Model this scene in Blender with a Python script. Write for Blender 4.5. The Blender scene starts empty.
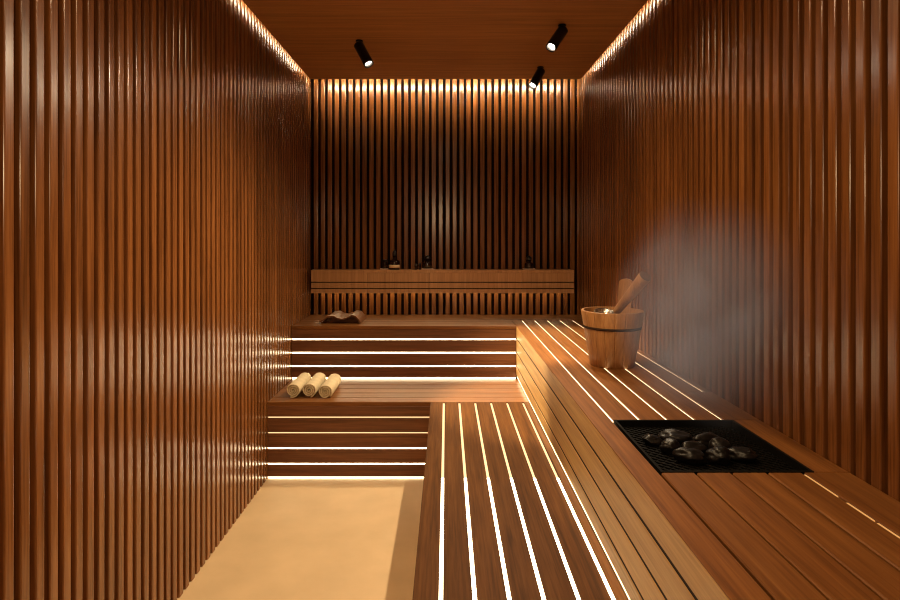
import bpy, bmesh, math, random
from mathutils import Vector, Matrix, noise
random.seed(7)
S = bpy.context.scene
C = S.collection

# ------------------------------------------------------------------ dimensions (metres, camera over the origin)
XL, XR = -1.10, 1.089            # slat faces of the side walls
YB, YF = 4.755, -1.15            # slat face of the end wall, wall behind the viewer
CAM_Z = 1.492
ZP = 2.710                       # underside of the ceiling panel
ZC = 2.86                        # structural ceiling
ZL, ZU = 0.474, 0.856            # lower and upper seat heights
XLOW, XUP = -0.095, 0.498        # front edges of the side benches
YLOW, YUP = 3.595, 4.153         # front edges of the end benches
PITCH, SW, SD = 0.0563, 0.0355, 0.040

# ------------------------------------------------------------------ materials
def nt(name):
    m = bpy.data.materials.new(name); m.use_nodes = True
    t = m.node_tree
    return m, t, t.nodes['Principled BSDF']

def wood(name, dark, mid, light, axis='x', rough=0.34, island=0.22, scale=1.0, bump=0.12, spec=0.5, coat=0.0):
    m, t, b = nt(name)
    N, L = t.nodes, t.links
    tc = N.new('ShaderNodeTexCoord')
    geo = N.new('ShaderNodeNewGeometry')
    sep = N.new('ShaderNodeVectorMath'); sep.operation = 'SCALE'
    cmb = N.new('ShaderNodeCombineXYZ')
    mul = N.new('ShaderNodeMath'); mul.operation = 'MULTIPLY'; mul.inputs[1].default_value = 37.0
    L.new(geo.outputs['Random Per Island'], mul.inputs[0])
    for i in range(3): L.new(mul.outputs[0], cmb.inputs[i])
    add = N.new('ShaderNodeVectorMath'); add.operation = 'ADD'
    L.new(tc.outputs['Object'], add.inputs[0]); L.new(cmb.outputs[0], add.inputs[1])
    mp = N.new('ShaderNodeMapping')
    s = {'x': (1.2, 34, 34), 'y': (34, 1.2, 34), 'z': (34, 34, 1.2)}[axis]
    mp.inputs['Scale'].default_value = [v * scale for v in s]
    L.new(add.outputs[0], mp.inputs['Vector'])
    n1 = N.new('ShaderNodeTexNoise'); n1.inputs['Scale'].default_value = 1.0
    n1.inputs['Detail'].default_value = 4; n1.inputs['Roughness'].default_value = 0.6; n1.inputs['Distortion'].default_value = 0.6
    L.new(mp.outputs[0], n1.inputs['Vector'])
    n2 = N.new('ShaderNodeTexNoise'); n2.inputs['Scale'].default_value = 4.5
    n2.inputs['Detail'].default_value = 3
    L.new(mp.outputs[0], n2.inputs['Vector'])
    mx = N.new('ShaderNodeMix'); mx.data_type = 'FLOAT'; mx.inputs[0].default_value = 0.38
    L.new(n1.outputs['Fac'], mx.inputs[2]); L.new(n2.outputs['Fac'], mx.inputs[3])
    r = N.new('ShaderNodeValToRGB')
    r.color_ramp.elements[0].position = 0.35; r.color_ramp.elements[0].color = (*dark, 1)
    r.color_ramp.elements[1].position = 0.66; r.color_ramp.elements[1].color = (*light, 1)
    e = r.color_ramp.elements.new(0.5); e.color = (*mid, 1)
    L.new(mx.outputs[0], r.inputs[0])
    hs = N.new('ShaderNodeHueSaturation')
    mr = N.new('ShaderNodeMapRange'); mr.inputs[3].default_value = 1 - island; mr.inputs[4].default_value = 1 + island
    L.new(geo.outputs['Random Per Island'], mr.inputs[0]); L.new(mr.outputs[0], hs.inputs['Value'])
    L.new(r.outputs[0], hs.inputs['Color']); L.new(hs.outputs[0], b.inputs['Base Color'])
    b.inputs['Roughness'].default_value = rough
    b.inputs['Specular IOR Level'].default_value = spec
    b.inputs['Coat Weight'].default_value = coat
    b.inputs['Coat Roughness'].default_value = 0.2
    bp = N.new('ShaderNodeBump'); bp.inputs['Strength'].default_value = bump; bp.inputs['Distance'].default_value = 0.002
    L.new(mx.outputs[0], bp.inputs['Height']); L.new(bp.outputs[0], b.inputs['Normal'])
    return m

def plain(name, col, rough=0.5, metal=0.0, spec=0.5, nscale=40, namp=0.12, bump=0.0, bscale=200):
    m, t, b = nt(name)
    N, L = t.nodes, t.links
    tc = N.new('ShaderNodeTexCoord')
    n = N.new('ShaderNodeTexNoise'); n.inputs['Scale'].default_value = nscale; n.inputs['Detail'].default_value = 4
    L.new(tc.outputs['Object'], n.inputs['Vector'])
    r = N.new('ShaderNodeValToRGB')
    r.color_ramp.elements[0].color = (*[c * (1 - namp) for c in col], 1); r.color_ramp.elements[0].position = .3
    r.color_ramp.elements[1].color = (*[min(1, c * (1 + namp)) for c in col], 1); r.color_ramp.elements[1].position = .7
    L.new(n.outputs['Fac'], r.inputs[0]); L.new(r.outputs[0], b.inputs['Base Color'])
    b.inputs['Roughness'].default_value = rough; b.inputs['Metallic'].default_value = metal
    b.inputs['Specular IOR Level'].default_value = spec
    if bump:
        n2 = N.new('ShaderNodeTexNoise'); n2.inputs['Scale'].default_value = bscale; n2.inputs['Detail'].default_value = 3
        L.new(tc.outputs['Object'], n2.inputs['Vector'])
        bp = N.new('ShaderNodeBump'); bp.inputs['Strength'].default_value = bump; bp.inputs['Distance'].default_value = 0.003
        L.new(n2.outputs['Fac'], bp.inputs['Height']); L.new(bp.outputs[0], b.inputs['Normal'])
    return m

def glow(name, col, strength):
    m, t, b = nt(name)
    b.inputs['Base Color'].default_value = (.12, .10, .08, 1)
    b.inputs['Emission Color'].default_value = (*col, 1); b.inputs['Emission Strength'].default_value = strength
    return m

WARM = (1.0, 0.66, 0.34)
M = {}
D_, M_, L_ = (.100, .034, .008), (.178, .063, .016), (.255, .099, .027)
M['slat'] = wood('slat_wood', D_, M_, L_, 'z', rough=.22, island=.20, bump=.0, coat=.0, spec=.65)
M['slat_end'] = wood('slat_wood_end_wall', D_, M_, L_, 'z', rough=.20, island=.16, bump=.0, coat=.0, spec=.65)
M['panel_x'] = wood('ceiling_wood', (.30, .12, .035), (.41, .175, .052), (.52, .23, .072), 'x', rough=.45, island=.05, scale=.8, bump=.05)
B_D, B_M, B_L = (.11, .038, .009), (.175, .065, .016), (.24, .098, .026)
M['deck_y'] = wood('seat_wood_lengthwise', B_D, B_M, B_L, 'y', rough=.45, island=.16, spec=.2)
M['deck_low_shaded'] = wood('lower_seat_wood_shaded', (.052, .019, .0046), (.090, .034, .008), (.13, .052, .014), 'y', rough=.6, island=.14, spec=.06)  # same wood as the upper seats, with the lower bench's shade in its colour
M['deck_x'] = wood('seat_wood_crosswise', B_D, B_M, B_L, 'x', rough=.40, island=.16, spec=.3)
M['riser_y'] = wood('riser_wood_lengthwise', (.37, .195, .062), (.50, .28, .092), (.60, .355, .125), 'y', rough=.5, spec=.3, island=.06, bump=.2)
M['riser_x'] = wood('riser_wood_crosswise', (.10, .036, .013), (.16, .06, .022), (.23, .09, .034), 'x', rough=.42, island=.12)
M['shelf'] = wood('shelf_wood', (.36, .17, .065), (.46, .23, .09), (.55, .29, .125), 'z', rough=.42, island=.10)
M['backing'] = plain('dark_backing', (.012, .005, .0025), spec=.08, rough=.75, nscale=20)
M['core'] = plain('dark_bench_core', (.020, .008, .004), spec=.1, rough=.7, nscale=20)
M['floor'] = plain('beige_floor_screed', (.56, .395, .215), rough=.55, nscale=5, namp=.07, bump=.08, bscale=90)
M['led_white'] = glow('led_white', (1.0, .76, .44), 22)
M['led_deck'] = glow('led_deck_white', (1.0, .78, .47), 9)
M['led_foot'] = glow('led_foot', (1.0, .76, .44), 11)
M['led_under'] = glow('led_under_shelf', (1.0, .72, .38), 16)
M['led_amber'] = glow('led_amber', (1.0, .50, .14), .7)
M['led_warm'] = glow('led_warm', (1.0, .63, .29), 1.5)
M['led_mid'] = glow('led_mid', (1.0, .74, .42), 3)
M['led_cove'] = glow('led_cove', (1.0, .80, .52), 210)
M['led_side'] = glow('led_side', (1.0, .80, .52), 42)
M['led_soft'] = glow('led_soft', (1.0, .74, .42), 9)
M['black'] = plain('matt_black_metal', (.012, .011, .010), rough=.42, metal=.6, nscale=60)
M['iron'] = plain('black_cast_iron', (.004, .0035, .003), rough=.7, metal=.0, spec=.08, nscale=80, bump=.2)
M['lens'] = glow('lamp_lens', (1.0, .86, .66), 300)
M['stone'] = plain('dark_sauna_stone', (.007, .0055, .005), spec=.22, rough=.36, nscale=25, namp=.35, bump=.25, bscale=60)
M['bucket'] = wood('bucket_wood', (.28, .125, .042), (.40, .19, .065), (.50, .25, .095), 'z', rough=.45, island=.05)
M['hoop'] = plain('dark_hoop_metal', (.035, .016, .008), rough=.6, spec=.2)
M['ladle'] = wood('ladle_wood', (.28, .13, .05), (.40, .20, .08), (.48, .25, .11), 'z', rough=.45, island=.05)
M['endgrain'] = wood('end_grain_wood', (.10, .045, .02), (.13, .06, .026), (.16, .075, .032), 'x', rough=.6, island=.02)
M['steel'] = plain('brushed_steel', (.62, .58, .52), rough=.25, metal=1.0)
M['water'] = plain('still_water', (.05, .04, .03), rough=.06, spec=.8)
M['towel'] = plain('cream_towel_cloth', (.66, .54, .34), rough=.95, spec=.15, nscale=30, namp=.06, bump=.6, bscale=260)
M['headrest'] = wood('headrest_wood', (.12, .045, .017), (.18, .07, .027), (.24, .10, .04), 'y', rough=.3, island=.05)
M['glass'] = plain('dark_amber_glass', (.014, .006, .004), rough=.12, spec=.7)
M['label'] = plain('cream_label_paper', (.72, .50, .28), rough=.7)
M['tray'] = plain('pale_wood_tray', (.62, .42, .28), rough=.5)
M['cap'] = plain('black_cap_plastic', (.010, .008, .007), rough=.35)

# ------------------------------------------------------------------ mesh helpers
def box(bm, x0, x1, y0, y1, z0, z1, bev=0.0, seg=1):
    r = bmesh.ops.create_cube(bm, size=1)
    bmesh.ops.scale(bm, vec=(x1 - x0, y1 - y0, z1 - z0), verts=r['verts'])
    bmesh.ops.translate(bm, vec=((x0 + x1) / 2, (y0 + y1) / 2, (z0 + z1) / 2), verts=r['verts'])
    if bev:
        es = list({e for v in r['verts'] for e in v.link_edges})
        bmesh.ops.bevel(bm, geom=es, offset=bev, segments=seg, profile=.5, affect='EDGES')

def prism(bm, prof, lo, hi, axis='z'):
    """closed profile (a, b) swept along an axis"""
    def P(a, b, h):
        return {'z': (a, b, h), 'y': (a, h, b), 'x': (h, a, b)}[axis]
    A = [bm.verts.new(P(a, b, lo)) for a, b in prof]
    B = [bm.verts.new(P(a, b, hi)) for a, b in prof]
    n = len(prof)
    fs = [bm.faces.new((A[i], A[(i + 1) % n], B[(i + 1) % n], B[i])) for i in range(n)]
    fs += [bm.faces.new(A[::-1]), bm.faces.new(B)]
    return fs

def lathe(bm, prof, n=32, centre=(0, 0), cap_lo=True, cap_hi=True, mat=None):
    rings = []
    for r, z in prof:
        rings.append([bm.verts.new((centre[0] + r * math.cos(2 * math.pi * i / n), centre[1] + r * math.sin(2 * math.pi * i / n), z)) for i in range(n)])
    for A, B in zip(rings, rings[1:]):
        for i in range(n):
            f = bm.faces.new((A[i], A[(i + 1) % n], B[(i + 1) % n], B[i])); f.smooth = True
    if cap_lo: bm.faces.new(rings[0][::-1])
    if cap_hi: bm.faces.new(rings[-1])
    if mat is not None:
        for R in rings:
            for v in R: v.co = mat @ v.co

def obj(name, bm, mat, parent=None, kind=None, smooth=False):
    bmesh.ops.recalc_face_normals(bm, faces=bm.faces)
    me = bpy.data.meshes.new(name); bm.to_mesh(me); bm.free()
    if smooth:
        for p in me.polygons: p.use_smooth = True
    me.materials.append(mat)
    o = bpy.data.objects.new(name, me); C.objects.link(o)
    if parent is not None:
        o.parent = parent
        o.location = -Vector(parent.location) if parent.get('world_children') else (0, 0, 0)
    if kind: o['kind'] = kind
    return o

def tag(o, label, cat, group=None, kind=None):
    o['label'] = label; o['category'] = cat
    if group: o['group'] = group
    if kind: o['kind'] = kind
    return o

def thing(name, label, cat, loc=(0, 0, 0), group=None):
    o = bpy.data.objects.new(name, None); C.objects.link(o); o.location = loc
    o.empty_display_size = .1
    return tag(o, label, cat, group)

def NB(): return bmesh.new()

def part(name, build, mat, parent, label=None, smooth=False):
    """build(bm) works in world coordinates; the mesh is stored relative to its thing"""
    bm = NB(); build(bm)
    p = parent
    off = Vector((0, 0, 0))
    while p is not None:
        off += Vector(p.location); p = p.parent
    bmesh.ops.translate(bm, vec=-off, verts=bm.verts)
    o = obj(name, bm, mat, None, None, smooth)
    o.parent = parent
    if label: o['label'] = label
    return o

# ------------------------------------------------------------------ room shell
def slat_prof(c, face, side, w=SW, d=SD, r=0.0045):
    """profile in (along, across); face at 'face', body goes to face - side*d, rounded outer corners"""
    p = [(c - w / 2, face - side * d), (c - w / 2, face - side * r)]
    for k in range(1, 4):
        a = math.pi / 2 * k / 4
        p.append((c - w / 2 + r * (1 - math.cos(a)), face - side * r + side * r * math.sin(a)))
    p.append((c - w / 2 + r, face)); p.append((c + w / 2 - r, face))
    for k in range(1, 4):
        a = math.pi / 2 * k / 4
        p.append((c + w / 2 - r + r * math.sin(a), face - side * r + side * r * math.cos(a)))
    p += [(c + w / 2, face - side * r), (c + w / 2, face - side * d)]
    return p

def structure(name, build, mat, label=None):
    bm = NB(); build(bm); o = obj(name, bm, mat, None, 'structure')
    if label: o['label'] = label
    return o

BX = SD + .012
wl = structure('wall_left', lambda bm: box(bm, XL - BX - .06, XL - SD, YF, YB + SD + .06, 0, ZC), M['backing'], 'left wall clad in glossy brown vertical wooden slats')
wr = structure('wall_right', lambda bm: box(bm, XR + SD, XR + BX + .06, YF, YB + SD + .06, 0, ZC), M['backing'], 'right wall clad in brown vertical wooden slats above the upper bench')
wb = structure('wall_back', lambda bm: box(bm, XL - SD, XR + SD, YB + SD, YB + SD + .06, 0, ZC), M['backing'], 'end wall of vertical wooden slats lit from the ceiling slot')
wf = structure('wall_front', lambda bm: box(bm, XL - SD, XR + SD, YF - .06, YF, 0, ZC), M['slat'])

def slats_left(bm):
    k0 = int((YF - 1.4888) / PITCH) + 1
    k = k0
    while True:
        c = 1.4888 + PITCH * k - SW / 2
        if c + SW / 2 > YB - .004:
            a, b = c - SW / 2, YB - .001
            if b - a > .006: prism(bm, [(q, p) for p, q in slat_prof((a + b) / 2, XL, 1, w=b - a, r=.0025)], 0.001, ZC - .005, 'z')
            break
        if c - SW / 2 > YF + .005:
            prism(bm, [(b, a) for a, b in slat_prof(c, XL, 1)], 0.001, ZC - .005, 'z')
        k += 1
def slats_right(bm):
    k = int((YF - 1.8939) / PITCH) + 1
    while True:
        c = 1.8939 + PITCH * k - SW / 2
        if c + SW / 2 > YB - .004:
            a, b = c - SW / 2, YB - .001
            if b - a > .006: prism(bm, [(q, p) for p, q in slat_prof((a + b) / 2, XR, -1, w=b - a, r=.0025)], ZU - .03, ZC - .005, 'z')
            break
        if c - SW / 2 > YF + .005:
            prism(bm, [(b, a) for a, b in slat_prof(c, XR, -1)], ZU - .03, ZC - .005, 'z')
        k += 1
def slats_back(bm):
    for k in range(60):
        c = -1.0615 + .0565 * k
        if c + SW / 2 > XR: break
        prism(bm, slat_prof(c, YB, -1), ZU - .03, ZC - .005, 'z')
    a, b = c - SW / 2, XR - .001
    prism(bm, slat_prof((a + b) / 2, YB, -1, w=b - a, r=.003), ZU - .03, ZC - .005, 'z')
part('slat_cladding', slats_left, M['slat'], wl)
part('slat_cladding', slats_right, M['slat'], wr)
part('slat_cladding', slats_back, M['slat_end'], wb)

structure('floor', lambda bm: box(bm, XL - BX, XR + BX, YF - .06, YB + SD + .06, -.08, 0), M['floor'], 'smooth warm beige screed floor')
structure('ceiling', lambda bm: box(bm, XL - BX - .06, XR + BX + .06, YF - .06, YB + SD + .06, ZC, ZC + .08), M['backing'])

# dropped ceiling panel with a slot of light round it
CX0, CX1, CY1 = -1.052, 1.042, 4.516
def panel(bm):
    y = CY1; w = .30
    while y > YF + .02:
        y0 = max(y - w, YF + .01)
        box(bm, CX0, CX1, y0 + .0006, y, ZP, ZP + .045)
        y = y0
cp = structure('ceiling_panel', panel, M['panel_x'], 'dropped ceiling panel of brown boards with a light slot around it')
# lamps of the slot, lying on the edge of the panel
part('light_strip', lambda bm: box(bm, CX0 + .006, CX0 + .022, YF + .05, CY1 - .02, ZP + .047, ZP + .062), M['led_side'], cp)
part('light_strip', lambda bm: box(bm, CX1 - .022, CX1 - .006, YF + .05, CY1 - .02, ZP + .047, ZP + .062), M['led_side'], cp)
part('light_strip', lambda bm: box(bm, CX0 + .05, CX1 - .05, CY1 - .022, CY1 - .006, ZP + .047, ZP + .062), M['led_cove'], cp)

# ------------------------------------------------------------------ benches
TH = .026          # board thickness
GAP = .0105
GLOW = .0128
YN = YF + .02      # the benches run on past the viewer

# lower side bench -----------------------------------------------
lb = thing('lower_bench', 'lower slatted wooden bench with white light lines running towards the viewer', 'bench', ((XLOW + XUP) / 2, 1.3, 0), 'tiered sauna benches')
LSTR = [-.015, .081, .178, .275, .373, .471]
def low_deck(bm):
    xs = [XLOW] + LSTR + [XUP + .012]
    for i in range(len(xs) - 1):
        a = xs[i] + (GLOW / 2 if i else 0); b = xs[i + 1] - (GLOW / 2 if i < len(xs) - 2 else 0)
        box(bm, a, b, YN, YLOW - .004, ZL - TH, ZL, .0015)
part('seat_deck', low_deck, M['deck_low_shaded'], lb)
part('bench_core', lambda bm: box(bm, XLOW + .02, XUP + .012, YN, YLOW - .004, .001, ZL - TH), M['core'], lb)
def low_front(bm):
    for i in range(5):
        z1 = ZL - .0935 * i - (TH + .002 if i == 0 else .0); z0 = ZL - .0935 * (i + 1) + .008
        box(bm, XLOW, XLOW + .0195, YN, YLOW - .002, max(z0, .004), z1, .0015)
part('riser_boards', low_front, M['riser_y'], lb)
YSPLIT = 2.472
for x in LSTR:
    g = GLOW / 2 - .0006
    part('light_strip', lambda bm: box(bm, x - g, x + g, YN + .01, YSPLIT, ZL - TH + .0005, ZL - .004), M['led_deck'], lb)
    part('light_strip', lambda bm: box(bm, x - g, x + g, YSPLIT + .003, YLOW - .012, ZL - TH + .0005, ZL - .006), M['led_warm'], lb)

# lower end bench (step) -----------------------------------------------
le = thing('lower_bench', 'low wooden end bench carrying the rolled towels, striped with lit gaps', 'bench', (-.3, 3.87, 0), 'tiered sauna benches')
def lend_deck(bm):
    ys = [YLOW, YLOW + .1, YLOW + .205, YLOW + .31, YLOW + .415, YUP + .018]
    for i in range(5):
        box(bm, XL + .001, XUP + .018, ys[i] + (.002 if i else 0), ys[i + 1] - .002, ZL - TH, ZL, .002)
part('seat_deck', lend_deck, M['deck_x'], le)
part('bench_core', lambda bm: box(bm, XL + .001, XUP + .018, YLOW + .021, YUP + .02, .001, ZL - TH), M['core'], le)
RP = .0955
def lend_riser(bm):
    for i in range(5):
        z1 = ZL - RP * i - (TH + .001 if i == 0 else .004)
        z0 = ZL - RP * (i + 1) + .004
        if i == 4: z0 = .012
        box(bm, XL + .001, XLOW - .001, YLOW, YLOW + .018, z0, z1, .0015)
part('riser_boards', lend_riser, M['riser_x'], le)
for i in range(1, 5):
    z = ZL - RP * i
    m = M['led_warm'] if i < 3 else M['led_white']
    part('light_strip', lambda bm: box(bm, XL + .003, XLOW - .004, YLOW + .006, YLOW + .0205, z - .0035, z + .0035), m, le)
part('light_strip', lambda bm: box(bm, XL + .003, XLOW - .004, YLOW + .006, YLOW + .0205, .003, .010), M['led_foot'], le)

# upper end bench -----------------------------------------------
YX = 4.47
ue = thing('upper_bench', 'upper wooden end bench under the slatted backrest with bright lit gaps in its riser', 'bench', (-.3, 4.45, 0), 'tiered sauna benches')
def uend_deck(bm):
    for a, b in ((YUP, 4.255), (4.259, 4.362), (4.366, YX - .002)):
        box(bm, XL + .001, XUP - .001, a, b, ZU - TH, ZU, .002)
    for a, b in ((YX + .002, 4.610), (4.614, YB - .002)):
        box(bm, XL + .001, XR - .001, a, b, ZU - TH, ZU, .002)
part('seat_deck', uend_deck, M['deck_x'], ue)
def uend_core(bm):
    box(bm, XL + .001, XUP - .001, YUP + .021, YB - .003, ZL + .001, ZU - TH)
    box(bm, XUP - .001, XR - .001, YX + .002, YB - .003, ZL + .001, ZU - TH)
part('bench_core', uend_core, M['core'], ue)
def uend_riser(bm):
    for i in range(4):
        z1 = ZU - RP * i - (TH + .001 if i == 0 else .0045)
        z0 = ZU - RP * (i + 1) + .0045
        if i == 3: z0 = ZL + .016
        box(bm, XL + .001, XUP - .002, YUP, YUP + .018, z0, z1, .0015)
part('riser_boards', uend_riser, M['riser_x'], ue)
for i in range(1, 4):
    z = ZU - RP * i
    part('light_strip', lambda bm: box(bm, XL + .003, XUP - .004, YUP + .005, YUP + .0205, z - .004, z + .004), M['led_white'], ue)
part('light_strip', lambda bm: box(bm, XL + .003, XUP - .004, YUP + .006, YUP + .0205, ZL + .003, ZL + .012), M['led_foot'], ue)

# upper side bench -----------------------------------------------
us = thing('upper_bench', 'upper side bench along the right wall with the black heater sunk in it', 'bench', (.79, 1.6, 0), 'tiered sauna benches')
USTR = [.576, .672, .768, .864, .960]
X6 = 1.056
HX0, HX1, HY0, HY1 = .580, .994, 1.577, 2.024
def uside_deck(bm):
    yb = YX - .003
    g = GAP / 2
    # front board, unbroken
    box(bm, XUP + .0215, USTR[0] - g, YN, YUP - .002, ZU - TH, ZU - .0041)
    box(bm, XUP + .0003, USTR[0] - g, YN, YUP - .002, ZU - .004, ZU, .001)
    box(bm, XUP + .0005, USTR[0] - g, YUP, yb, ZU - TH, ZU, .001)
    for i in range(4):
        a, b = USTR[i] + g, USTR[i + 1] - g
        box(bm, a, b, HY1 + .002, yb, ZU - TH, ZU, .0018)
        box(bm, USTR[i] + .003, USTR[i + 1] - .0025, YN, HY0 - .002, ZU - TH, ZU, .003)
    # wall boards
    box(bm, USTR[4] + g, X6 - g, 2.40, yb, ZU - TH, ZU, .0018)
    box(bm, X6 + g, XR - .001, 2.40, yb, ZU - TH, ZU, .0018)
    box(bm, USTR[4] + g, XR - .001, HY1 + .002, 2.397, ZU - TH, ZU, .0018)
    box(bm, HX1 + .002, XR - .001, HY0, HY1, ZU - TH, ZU, .0018)
    box(bm, USTR[4] + .005, XR - .001, YN, HY0 - .002, ZU - TH, ZU, .0018)
part('seat_deck', uside_deck, M['deck_y'], us)
def uside_core(bm):
    zt = ZU - TH
    box(bm, XUP + .060, XR - .002, YN, HY0 - .012, ZL + .001, zt)
    box(bm, XUP + .060, XR - .002, HY1 + .012, YX - .002, ZL + .001, zt)
    box(bm, XUP + .060, HX0 - .012, HY0 - .012, HY1 + .012, ZL + .001, zt)
    box(bm, HX1 + .012, XR - .002, HY0 - .012, HY1 + .012, ZL + .001, zt)
    box(bm, HX0 - .012, HX1 + .012, HY0 - .012, HY1 + .012, ZL + .001, ZL + .05)
    box(bm, XUP + .0205, XUP + .0595, YN, YUP, .507, .513)  # unseen ledge added to stop strip light leaking up behind the boards
    for z in (.767, .668, .571): box(bm, XUP + .0025, XUP + .0595, YN, YUP - .002, z - .0054, z + .0054)  # dark strips added in the riser gaps to stand for their shade
part('bench_core', uside_core, M['core'], us)
def uside_riser(bm):
    zs = [ZU - .0046, .767, .668, .571, .507]
    for i in range(4):
        box(bm, XUP, XUP + .020, YN, YUP - .001, zs[i + 1] + (.0056 if i < 3 else 0), zs[i] - (.0056 if i else 0), .0015)
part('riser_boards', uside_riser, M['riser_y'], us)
for x in USTR + [X6]:
    g = GAP / 2 - .0006
    y0 = HY1 + .006 if x != X6 else 2.41
    part('light_strip', lambda bm: box(bm, x - g, x + g, y0, YX - .02, ZU - TH + .0005, ZU - .006), M['led_mid'], us)
# strip tucked under the lowest riser board
part('light_strip', lambda bm: box(bm, XUP + .004, XUP + .020, YN + .01, YUP - .01, .496, .5055), M['led_soft'], us)
# dim strip left on in the slot beside the wall board in front of the heater
for a, b in ((1.435, 1.565), (1.312, 1.40), (1.0, 1.30)):
    part('light_strip', lambda bm: box(bm, USTR[4] - .0015, USTR[4] + .0035, a, b, ZU - TH + .0005, ZU - .0022), M['led_amber'], us)

# ------------------------------------------------------------------ backrest shelf on the end wall
bs = thing('backrest_shelf', 'long wooden backrest shelf fixed across the slatted end wall', 'shelf', (-.03, 4.68, 1.04))
SX0, SX1, SY0 = -1.065, 1.008, 4.60
def shelf_board(z0, z1, d=0.0):
    def f(bm):
        xs = [SX0, -.62, -.13, .595, SX1]
        for a, b in zip(xs, xs[1:]):
            box(bm, a + .0006, b - .0006, SY0 + d, SY0 + .024, z0, z1, .0012)
    return f
part('front_board', shelf_board(1.135, 1.205), M['shelf'], bs)
part('front_board', shelf_board(1.085, 1.127), M['shelf'], bs)
part('front_board', shelf_board(1.045, 1.077), M['shelf'], bs)
part('shelf_top', lambda bm: box(bm, SX0, SX1, SY0, YB - .001, 1.2055, 1.228, .0015), M['shelf'], bs)
part('shelf_core', lambda bm: box(bm, SX0 + .002, SX1 - .002, SY0 + .0245, YB - .04, 1.047, 1.205), M['core'], bs)
part('light_strip', lambda bm: box(bm, SX0 + .02, SX1 - .02, 4.700, 4.714, 1.041, 1.0465), M['led_under'], bs)
SHT = 1.228

# ------------------------------------------------------------------ ceiling spots
def spot(base, aim, label, energy, size, blend=.5, beam=None):
    bx, by = base
    t = thing('ceiling_spotlight', label, 'spotlight', (bx, by, ZP), 'black ceiling spotlights')
    part('ceiling_plate', lambda bm: lathe(bm, [(.020, ZP - .008), (.023, ZP - .006), (.023, ZP - .0003)], 24, (bx, by)), M['black'], t)
    part('stem', lambda bm: lathe(bm, [(.008, ZP - .045), (.008, ZP - .0095)], 16, (bx, by)), M['black'], t)
    piv = Vector((bx, by, ZP - .036))
    d = Vector(aim).normalized()
    rot = Vector((0, 0, -1)).rotation_difference(d).to_matrix().to_4x4()
    mat = Matrix.Translation(piv) @ rot
    r = .031
    prof = [(r - .004, .016), (r, .012), (r, -.108), (r + .0006, -.110), (r + .0006, -.146), (r - .002, -.148), (r - .007, -.144), (r - .012, -.130)]
    def body(bm):
        lathe(bm, prof[::-1], 32, (0, 0), cap_lo=False, cap_hi=True, mat=mat)
        # inner baffle
        lathe(bm, [(.001, -.120), (r - .012, -.130)], 32, (0, 0), cap_lo=True, cap_hi=False, mat=mat)
    h = part('lamp_head', body, M['black'], t)
    part('lens', lambda bm: lathe(bm, [(.0178, -.1302), (.016, -.132), (.010, -.1335), (.002, -.134)], 28, (0, 0), cap_lo=True, cap_hi=True, mat=mat), M['lens'], h, 'glowing white lens')
    ld = bpy.data.lights.new('spot_lamp', 'SPOT'); ld.energy = energy; ld.spot_size = math.radians(size); ld.spot_blend = blend
    ld.shadow_soft_size = .02; ld.color = (1.0, .79, .52)
    lo = bpy.data.objects.new('spot_lamp', ld); C.objects.link(lo)
    lo.location = piv + d * .153
    if beam: d = Vector(beam).normalized()
    lo.rotation_euler = d.to_track_quat('-Z', 'Y').to_euler()
    return t
spot((-.54, 3.63), (.45, -.28, -.85), 'black ceiling spotlight on its own at the left, tilted down to the right', 520, 42, .6, (.48, -.02, -.88))
spot((.667, 3.363), (-.50, -.38, -.76), 'nearer of the two black ceiling spotlights beside the right wall', 160, 90, 1.0)
spot((.677, 4.196), (-.46, -.38, -.80), 'farther black spotlight beside the right wall, overlapping the end wall slats', 160, 90, 1.0)

# ------------------------------------------------------------------ heater and stones
hy = (HY0 + HY1) / 2; hx = (HX0 + HX1) / 2
ht = thing('sauna_heater', 'black square heater with perforated grate sunk into the upper bench', 'heater', (hx, hy, ZU - .22))
def tray(bm):
    w = .008
    z0, z1 = ZU - .20, ZU + .001
    box(bm, HX0 - .0, HX0 + w, HY0, HY1, z0, z1)
    box(bm, HX1 - w, HX1, HY0, HY1, z0, z1)
    box(bm, HX0 + w, HX1 - w, HY0, HY0 + w, z0, z1)
    box(bm, HX0 + w, HX1 - w, HY1 - w, HY1, z0, z1)
    box(bm, HX0, HX1, HY0, HY1, z0 - .006, z0)
part('housing', tray, M['iron'], ht)
ZG = ZU - .020
def grate(bm):
    # diagonal lattice of flat bars clipped to the opening
    x0, x1, y0, y1 = HX0 + .008, HX1 - .008, HY0 + .008, HY1 - .008
    st = .019; hw = .0035; n = 26
    for sgn in (1, -1):
        for k in range(-60, 61):
            c = k * st * 1.414
            pts = []
            # line y = sgn*(x-hx) + hy + c
            for x in (x0, x1):
                y = sgn * (x - hx) + hy + c
                pts.append((x, y))
            (xa, ya), (xb, yb) = pts
            ts = [0, 1]
            dy = yb - ya
            lo, hi = 0.0, 1.0
            for lim, s in ((y0, 1), (y1, -1)):
                ta = (lim - ya) / dy
                if (dy > 0) == (s > 0): lo = max(lo, ta)
                else: hi = min(hi, ta)
            if hi - lo < .03: continue
            A = Vector((xa + (xb - xa) * lo, ya + dy * lo, 0)); B = Vector((xa + (xb - xa) * hi, ya + dy * hi, 0))
            dv = (B - A).normalized(); pv = Vector((-dv.y, dv.x, 0)) * hw
            zz = ZG - (.0025 if sgn > 0 else 0.0)
            vs = [bm.verts.new((p.x, p.y, z)) for z in (zz - .003, zz) for p in (A - pv, B - pv, B + pv, A + pv)]
            for f in ((0, 1, 2, 3), (4, 5, 6, 7), (0, 1, 5, 4), (1, 2, 6, 5), (2, 3, 7, 6), (3, 0, 4, 7)):
                bm.faces.new([vs[i] for i in f])
part('grate', grate, M['iron'], ht)

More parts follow.
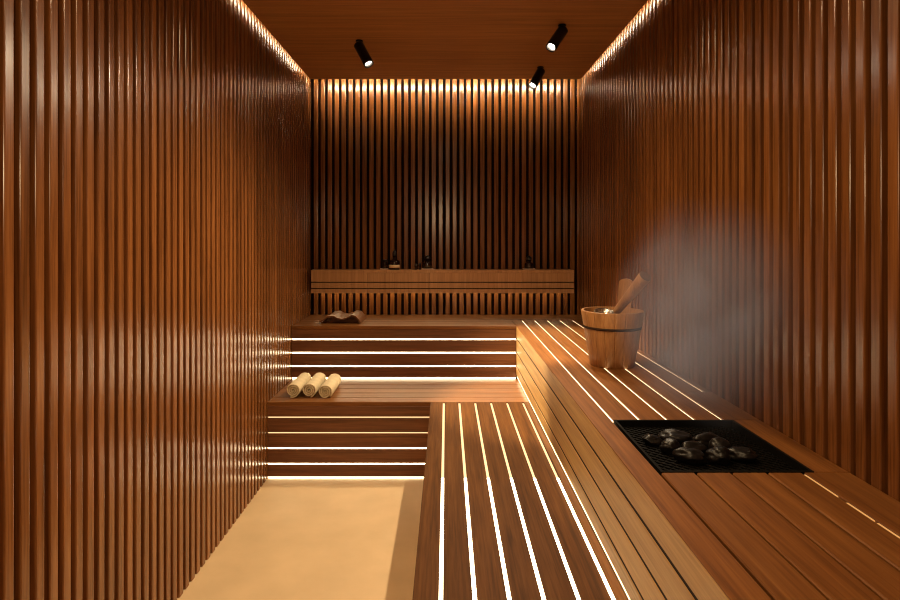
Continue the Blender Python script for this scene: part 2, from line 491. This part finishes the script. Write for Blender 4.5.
STONES = [  # x, y, rx, ry, rz, label
    (.640, 1.905, .032, .024, .017, 'small dark sauna stone at the left end of the pile, towards the bucket'),
    (.715, 1.900, .050, .030, .026, 'long dark sauna stone at the back of the pile, left of the flat one'),
    (.812, 1.885, .052, .028, .024, 'flat glinting sauna stone at the back right of the pile'),
    (.668, 1.835, .030, .028, .024, 'rounded dark sauna stone on the left of the pile with a lit edge'),
    (.735, 1.815, .040, .026, .022, 'dark sauna stone in the middle of the pile'),
    (.825, 1.820, .030, .034, .027, 'upright dark sauna stone behind the right end of the pile'),
    (.700, 1.757, .044, .028, .023, 'dark sauna stone at the front left of the pile with a bright glint'),
    (.790, 1.757, .034, .027, .026, 'chunky dark sauna stone at the front of the pile, right of the gap'),
    (.873, 1.775, .045, .030, .021, 'dull dark sauna stone at the far right end of the pile'),
]
for i, (x, y, rx, ry, rz, lab) in enumerate(STONES):
    bm = NB(); bmesh.ops.create_icosphere(bm, subdivisions=4, radius=1)
    off = Vector((i * 7.3, i * 3.1, 0))
    for v in bm.verts:
        n = noise.noise(v.co * 1.1 + off) * .28 + noise.noise(v.co * 2.6 + off) * .10
        p = v.co * (1 + n)
        p.z = max(p.z, -.72)
        v.co = Vector((p.x * rx, p.y * ry, p.z * rz))
    a = random.uniform(-.5, .5)
    bmesh.ops.rotate(bm, verts=bm.verts, matrix=Matrix.Rotation(a, 3, 'Z'))
    mz = min(v.co.z for v in bm.verts)
    bmesh.ops.translate(bm, verts=bm.verts, vec=(0, 0, -mz))
    o = obj('sauna_stone', bm, M['stone'], smooth=True)
    o.location = (.757 + (x - .757) * .92 + .004, y - .062, ZG + .0005)
    tag(o, lab, 'stone', 'sauna stones on the heater grate')

# ------------------------------------------------------------------ bucket and ladle
BXC, BYC = .825, 2.905
bk = thing('sauna_bucket', 'wooden sauna bucket standing on the lit slats of the upper bench', 'bucket', (BXC, BYC, ZU))
H = .270; RB, RT = .108, .152
def stave(bm, a0, a1, h, th=.014, z0=.0):
    def ring(r, z):
        return [(r * math.cos(a), r * math.sin(a), z) for a in [a0 + (a1 - a0) * q / 8 for q in range(9)]]
    def R(z): return RB + (RT - RB) * min(1.0, z / H)
    levels = [(z0, 0)]
    zs = [z0 + .0, z0 + .004, H * .5, h - .003, h]
    outer = []; inner = []
    for i, z in enumerate(zs):
        c = .003 if i in (0, len(zs) - 1) else 0
        outer.append(ring(R(z) - c, z)); inner.append(ring(R(z) - th, z))
    vo = [[bm.verts.new((BXC + p[0], BYC + p[1], ZU + p[2])) for p in r] for r in outer]
    vi = [[bm.verts.new((BXC + p[0], BYC + p[1], ZU + p[2])) for p in r] for r in inner]
    n = len(zs)
    for i in range(n - 1):
        for j in range(8):
            f = bm.faces.new((vo[i][j], vo[i][j + 1], vo[i + 1][j + 1], vo[i + 1][j])); f.smooth = True
            bm.faces.new((vi[i][j + 1], vi[i][j], vi[i + 1][j], vi[i + 1][j + 1]))
        bm.faces.new((vo[i][0], vo[i + 1][0], vi[i + 1][0], vi[i][0]))
        bm.faces.new((vo[i][8], vi[i][8], vi[i + 1][8], vo[i + 1][8]))
    for j in range(8):
        bm.faces.new((vo[0][j + 1], vo[0][j], vi[0][j], vi[0][j + 1]))
        bm.faces.new((vo[-1][j], vo[-1][j + 1], vi[-1][j + 1], vi[-1][j]))
NS = 18
TALL = 2   # stave that rises as the handle
def shell(bm):
    for k in range(NS):
        a0 = 2 * math.pi * k / NS + .0012; a1 = 2 * math.pi * (k + 1) / NS - .0012
        if k == TALL: continue
        stave(bm, a0, a1, H)
part('bucket_staves', shell, M['bucket'], bk)
def tall(bm):
    a0 = 2 * math.pi * TALL / NS + .003; a1 = 2 * math.pi * (TALL + 1) / NS - .003
    stave(bm, a0 - .0, a1 + .0, H)
    am = (a0 + a1) / 2
    # board rising above the rim, with a rounded top
    pts = []
    w = .036
    prof = [(-w, -.02), (w, -.02), (w, .125)] + [(w * math.cos(t), .125 + .022 * math.sin(t)) for t in [math.pi * q / 10 for q in range(1, 10)]] + [(-w, .125)]
    u = Vector((-math.sin(am), math.cos(am), 0)); o_ = Vector((math.cos(am), math.sin(am), 0))
    base = Vector((BXC, BYC, ZU + H)) + o_ * (RT - .004)
    A = [bm.verts.new(base + u * a + Vector((0, 0, b)) + o_ * (b * .12)) for a, b in prof]
    B = [bm.verts.new(base + u * a + Vector((0, 0, b)) + o_ * (b * .12 + .014)) for a, b in prof]
    n = len(prof)
    bm.faces.new(A[::-1]); bm.faces.new(B)
    for i in range(n): bm.faces.new((A[i], A[(i + 1) % n], B[(i + 1) % n], B[i]))
part('handle_stave', tall, M['bucket'], bk)
part('bucket_bottom', lambda bm: lathe(bm, [(RB - .013, ZU + .012), (RB - .012, ZU + .024)], 36, (BXC, BYC)), M['bucket'], bk)
part('water', lambda bm: lathe(bm, [(RB - .004, ZU + .17), (RT - .034, ZU + .214)], 36, (BXC, BYC)), M['water'], bk)
def hoop(bm):
    z = .190
    def R(z): return RB + (RT - RB) * z / H
    lathe(bm, [(R(z - .006) + .0002, ZU + z - .006), (R(z - .006) + .003, ZU + z - .006), (R(z + .006) + .003, ZU + z + .006), (R(z + .006) + .0002, ZU + z + .006)], 48, (BXC, BYC), False, False)
part('hoop', hoop, M['hoop'], bk, 'dark metal hoop')

ld = thing('ladle', 'wooden handled ladle leaning out of the sauna bucket', 'ladle', (.80, 2.88, ZU + .2))
def limb(bm, A, B, r0, r1, n=18):
    A, B = Vector(A), Vector(B); d = (B - A); l = d.length
    rot = Vector((0, 0, 1)).rotation_difference(d.normalized()).to_matrix().to_4x4()
    lathe(bm, [(r0 * .8, 0), (r0, .006), ((r0 + r1) / 2 * 1.02, l / 2), (r1, l - .004), (r1 * .93, l)], n, mat=Matrix.Translation(A) @ rot)
HA, HB = (.832, 2.87, 1.118), (.918, 2.70, 1.306)
part('handle', lambda bm: limb(bm, HA, HB, .018, .030), M['ladle'], ld)
dv = (Vector(HB) - Vector(HA)).normalized()
part('handle_cap', lambda bm: limb(bm, Vector(HB) - dv * .001, Vector(HB) + dv * .006, .0285, .0265), M['endgrain'], ld, 'dark end grain of the handle')
def bowl(bm):
    prof = [(.004, -.022), (.026, -.019), (.042, -.006), (.047, .012), (.044, .012), (.038, -.004), (.024, -.014), (.002, -.017)]
    lathe(bm, prof, 28, mat=Matrix.Translation((.772, 2.86, ZU + .258)) @ Matrix.Rotation(.25, 4, 'X'))
part('bowl', bowl, M['steel'], ld, 'shiny steel bowl')
part('shank', lambda bm: limb(bm, (.815, 2.862, ZU + .263), HA, .006, .009, 12), M['steel'], ld)

# ------------------------------------------------------------------ rolled towels
TW = ['leftmost rolled cream towel, lying nearest the left wall', 'middle one of the three rolled cream towels', 'rolled cream towel farthest from the left wall, at the end of the row']
for i, x in enumerate((-.966, -.866, -.763)):
    bm = NB()
    turns, n = 3.2, 110
    ro = .0485; th = .0105; y0, y1 = 3.672 + .006 * (i == 1), 3.992
    prof_o, prof_i = [], []
    # spiral cloth ribbon: outer and inner sides
    for k in range(n + 1):
        t = k / n; a = -math.pi / 2 - .35 + t * turns * 2 * math.pi + i * .6
        r = ro - t * (ro - .010) + (.0012 * math.sin(3 * a) if t < .3 else 0)
        prof_o.append((r * math.cos(a), r * math.sin(a))); rr = max(r - th * .93, .002)
        prof_i.append((rr * math.cos(a), rr * math.sin(a)))
    ysec = [y0, y0 + .003, y0 + .010, (y0 + y1) / 2, y1 - .010, y1 - .003, y1]
    ins = [.0028, .0010, 0, 0, 0, .0010, .0028]
    VO, VI = [], []
    for y, q in zip(ysec, ins):
        vo, vi = [], []
        for (ax, az), (cx, cz) in zip(prof_o, prof_i):
            m_ = Vector(((ax + cx) / 2, 0, (az + cz) / 2)); o_ = Vector((ax, 0, az)); c_ = Vector((cx, 0, cz))
            s = 1 - q / (th * .5)
            po = m_ + (o_ - m_) * s; pc = m_ + (c_ - m_) * s
            vo.append(bm.verts.new((po.x, y, po.z))); vi.append(bm.verts.new((pc.x, y, pc.z)))
        VO.append(vo); VI.append(vi)
    for a, b in zip(range(6), range(1, 7)):
        for k in range(n):
            bm.faces.new((VO[a][k], VO[a][k + 1], VO[b][k + 1], VO[b][k]))
            bm.faces.new((VI[a][k + 1], VI[a][k], VI[b][k], VI[b][k + 1]))
        bm.faces.new((VO[a][0], VO[b][0], VI[b][0], VI[a][0])); bm.faces.new((VO[a][n], VI[a][n], VI[b][n], VO[b][n]))
    for k in range(n):
        bm.faces.new((VO[0][k + 1], VO[0][k], VI[0][k], VI[0][k + 1])); bm.faces.new((VO[-1][k], VO[-1][k + 1], VI[-1][k + 1], VI[-1][k]))
    zmin = min(v.co.z for v in bm.verts)
    for v in bm.verts: v.co.z -= zmin; v.co.y -= y0
    o = obj('rolled_towel', bm, M['towel'], smooth=True)
    o.location = (x, y0, ZL + .0005)
    tag(o, TW[i], 'towel', 'rolled towels on the low end bench')

# ------------------------------------------------------------------ wavy headrest
hd = thing('headrest', 'wavy dark wooden headrest lying on the upper end bench', 'headrest', (-.775, 4.38, ZU))
HXA, HXB = -.925, -.622
def wave_z(t):
    # two humps, the second dropping to the bench
    import math as m
    pts = [(0, .018), (.08, .030), (.2, .055), (.33, .060), (.45, .042), (.55, .037), (.66, .048), (.78, .064), (.88, .058), (.95, .034), (1, .006)]
    for (a, za), (b, zb) in zip(pts, pts[1:]):
        if a <= t <= b:
            u = (t - a) / (b - a); u = u * u * (3 - 2 * u) * .5 + u * .5
            return za + (zb - za) * u
    return pts[-1][1]
def wave(bm):
    n = 48; th = .009
    top = [(HXA + (HXB - HXA) * k / n, ZU + wave_z(k / n)) for k in range(n + 1)]
    bot = []
    for k in range(n + 1):
        a = top[max(0, k - 1)]; b = top[min(n, k + 1)]
        t = Vector((b[0] - a[0], b[1] - a[1])).normalized()
        bot.append((top[k][0] + t.y * th, max(ZU + .0006, top[k][1] - t.x * th)))
    for f in prism(bm, top + bot[::-1], 4.25, 4.54, 'y'): f.smooth = False
part('curved_top', wave, M['headrest'], hd)
def hbase(bm, y0, y1):
    if True:
        n = 24
        top = [(HXA + .012 + (HXB - .03 - HXA - .012) * k / n, 0) for k in range(n + 1)]
        top = [(x, ZU + max(.003, wave_z((x - HXA) / (HXB - HXA)) - .022)) for x, _ in top]
        prism(bm, [(top[0][0], ZU + .0006)] + top + [(top[-1][0], ZU + .0006)], y0, y1, 'y')
part('support', lambda bm: hbase(bm, 4.335, 4.353), M['headrest'], hd)
part('support', lambda bm: hbase(bm, 4.51, 4.528), M['headrest'], hd)

# ------------------------------------------------------------------ bottles, jars and trays on the shelf
def at(px, Y=4.66): return (px - 446.2) / 584 * Y
def tray_on(px, w, label, d=.075):
    x = at(px)
    bm = NB(); box(bm, -w / 2, w / 2, -d / 2, d / 2, 0, .009, .002)
    o = obj('coaster', bm, M['tray']); o.location = (x, 4.662, SHT + .0004)
    tag(o, label, 'coaster', 'small pale coasters on the shelf')
    return x
def bottle(x, z, r, hb, hn, rn, label, lab=None, cap=True, name='bottle', group='dark bottles on the shelf', y=4.662):
    t = thing(name, label, 'bottle' if name == 'bottle' else 'jar', (x, y, z), group)
    sh = hb * .30
    prof = [(r * .9, z), (r, z + .003), (r, z + hb - sh), (r * .93, z + hb - sh * .6), (r * .62, z + hb - sh * .2), (rn, z + hb), (rn, z + hb + hn * .35)]
    part('glass_body', lambda bm: lathe(bm, prof, 28, (x, y)), M['glass'], t)
    if cap:
        zc = z + hb + hn * .35
        part('cap', lambda bm: lathe(bm, [(rn * 1.35, zc + .0003), (rn * 1.4, zc + .002), (rn * 1.3, zc + hn * .45), (rn * .7, zc + hn * .5), (rn * .55, z + hb + hn)], 20, (x, y)), M['cap'], t)
    if lab:
        a, b = lab
        part('paper_label', lambda bm: lathe(bm, [(r + .0004, z + a), (r + .0012, z + a), (r + .0012, z + b), (r + .0004, z + b)], 32, (x, y), False, False), M['label'], t, 'cream paper label band')
    return t
def jar(x, z, r, h, label, y=4.662, group='small dark jars on the shelf'):
    t = thing('jar', label, 'jar', (x, y, z), group)
    part('glass_body', lambda bm: lathe(bm, [(r * .92, z), (r, z + .003), (r, z + h * .68), (r * .85, z + h * .74)], 24, (x, y)), M['glass'], t)
    part('lid', lambda bm: lathe(bm, [(r * .9, z + h * .745), (r * .94, z + h * .76), (r * .92, z + h * .98), (r * .86, z + h)], 24, (x, y)), M['cap'], t)
    return t
ZT = SHT + .0098
x = tray_on(384.2, .062, 'small pale coaster under the dark jar, leftmost on the shelf')
jar(x + .006, ZT, .019, .070, 'small dark jar on the leftmost coaster of the shelf')
bottle(at(394.3), SHT + .0005, .043, .083, .075, .011, 'tall necked dark bottle with a cream label band on the shelf', lab=(.014, .038))
jar(at(416.0), SHT + .0005, .012, .045, 'tiny dark jar standing on the bare shelf, left one of the close pair', group='tiny dark jars on the shelf')
jar(at(419.8), SHT + .0005, .011, .050, 'tiny dark jar on the bare shelf, right next to the bottle on its coaster', group='tiny dark jars on the shelf')
x = tray_on(427.3, .094, 'wide pale coaster under the middle dark bottle of the shelf')
bottle(x, ZT, .040, .058, .045, .017, 'squat dark bottle on the wide coaster in the middle of the shelf')
x = tray_on(529.0, .094, 'pale coaster under the bottle standing alone towards the right wall')
bottle(x, ZT, .036, .050, .052, .016, 'dark bottle standing alone on the shelf towards the right wall')

# ------------------------------------------------------------------ steam drifting over the bench
bm = NB(); bmesh.ops.create_icosphere(bm, subdivisions=4, radius=1)
for v in bm.verts: v.co = Vector((v.co.x * .32, v.co.y * .58, v.co.z * .50))
SXC, SYC, SZC = .95, 2.16, 1.20
for v in bm.verts:
    v.co.x = min(v.co.x, XR - SXC - .002)
    v.co.z = max(v.co.z, ZU + .004 - SZC)
m = bpy.data.materials.new('thin_steam'); m.use_nodes = True
t = m.node_tree; N, L = t.nodes, t.links
for n in list(N): N.remove(n)
out = N.new('ShaderNodeOutputMaterial'); pv = N.new('ShaderNodeVolumePrincipled')
pv.inputs['Color'].default_value = (.58, .70, 1.0, 1); pv.inputs['Anisotropy'].default_value = .1
tc = N.new('ShaderNodeTexCoord')
mp = N.new('ShaderNodeMapping'); mp.inputs['Scale'].default_value = (1 / .32, 1 / .58, 1 / .50)
L.new(tc.outputs['Object'], mp.inputs[0])
ln = N.new('ShaderNodeVectorMath'); ln.operation = 'LENGTH'; L.new(mp.outputs[0], ln.inputs[0])
mr = N.new('ShaderNodeMapRange'); mr.interpolation_type = 'SMOOTHSTEP'
mr.inputs[1].default_value = 1.0; mr.inputs[2].default_value = .15; mr.inputs[3].default_value = 0; mr.inputs[4].default_value = 1
L.new(ln.outputs['Value'], mr.inputs[0])
nz = N.new('ShaderNodeTexNoise'); nz.inputs['Scale'].default_value = 3.2; nz.inputs['Detail'].default_value = 3; nz.inputs['Distortion'].default_value = .5
L.new(tc.outputs['Object'], nz.inputs['Vector'])
m2 = N.new('ShaderNodeMapRange'); m2.inputs[1].default_value = .32; m2.inputs[2].default_value = .68
L.new(nz.outputs['Fac'], m2.inputs[0])
mu = N.new('ShaderNodeMath'); mu.operation = 'MULTIPLY'; L.new(mr.outputs[0], mu.inputs[0]); L.new(m2.outputs[0], mu.inputs[1])
mk = N.new('ShaderNodeMath'); mk.operation = 'MULTIPLY'; mk.inputs[1].default_value = 3.6; L.new(mu.outputs[0], mk.inputs[0])
L.new(mk.outputs[0], pv.inputs['Density']); L.new(pv.outputs[0], out.inputs['Volume'])
o = obj('steam', bm, m); o.location = (SXC, SYC, SZC)
tag(o, 'thin pale steam drifting between bucket and heater before the right wall', 'steam', kind='stuff')

# ------------------------------------------------------------------ lamp on the wall behind the viewer (its reflection shows on the slats)
def lamp(name, loc, energy, radius, size=None, col=(1.0, .70, .38)):
    l = bpy.data.lights.new(name, 'SPOT' if size else 'POINT'); l.energy = energy; l.shadow_soft_size = radius; l.color = col
    if size: l.spot_size = math.radians(size); l.spot_blend = 1.0
    o = bpy.data.objects.new(name, l); C.objects.link(o); o.location = loc
lamp('entrance_lamp', (-.10, -.25, 1.82), 24, .075)
# unseen fill lamps added below the ceiling, nearer than the view reaches
for x, y, e in ((.0, 2.4, 85), (.0, 1.1, 60)):
    lamp('near_fill_lamp', (x, y, ZP - .06), e, .04, 165)

w = bpy.data.worlds.new('dark_world'); S.world = w; w.use_nodes = True
w.node_tree.nodes['Background'].inputs[0].default_value = (0, 0, 0, 1)

# ------------------------------------------------------------------ camera
cd = bpy.data.cameras.new('camera'); co = bpy.data.objects.new('camera', cd); C.objects.link(co)
cd.sensor_width = 36; cd.lens = 36 * 584 / 900; cd.sensor_fit = 'HORIZONTAL'
cd.shift_x = 3.8 / 900; cd.shift_y = -63.5 / 900
cd.clip_start = .02
co.location = (0, 0, CAM_Z); co.rotation_euler = (math.pi / 2, 0, 0)
S.camera = co
S.view_settings.view_transform = 'Standard'; S.view_settings.look = 'None'
S.view_settings.exposure = 0.0; S.view_settings.gamma = 1.0; S.view_settings.use_curve_mapping = False
S.cycles.max_bounces = 8; S.cycles.diffuse_bounces = 5; S.cycles.glossy_bounces = 4; S.cycles.volume_bounces = 1
S.cycles.sample_clamp_indirect = 6.0
S.cycles.use_denoising = True
S.cycles.filter_width = 1.1
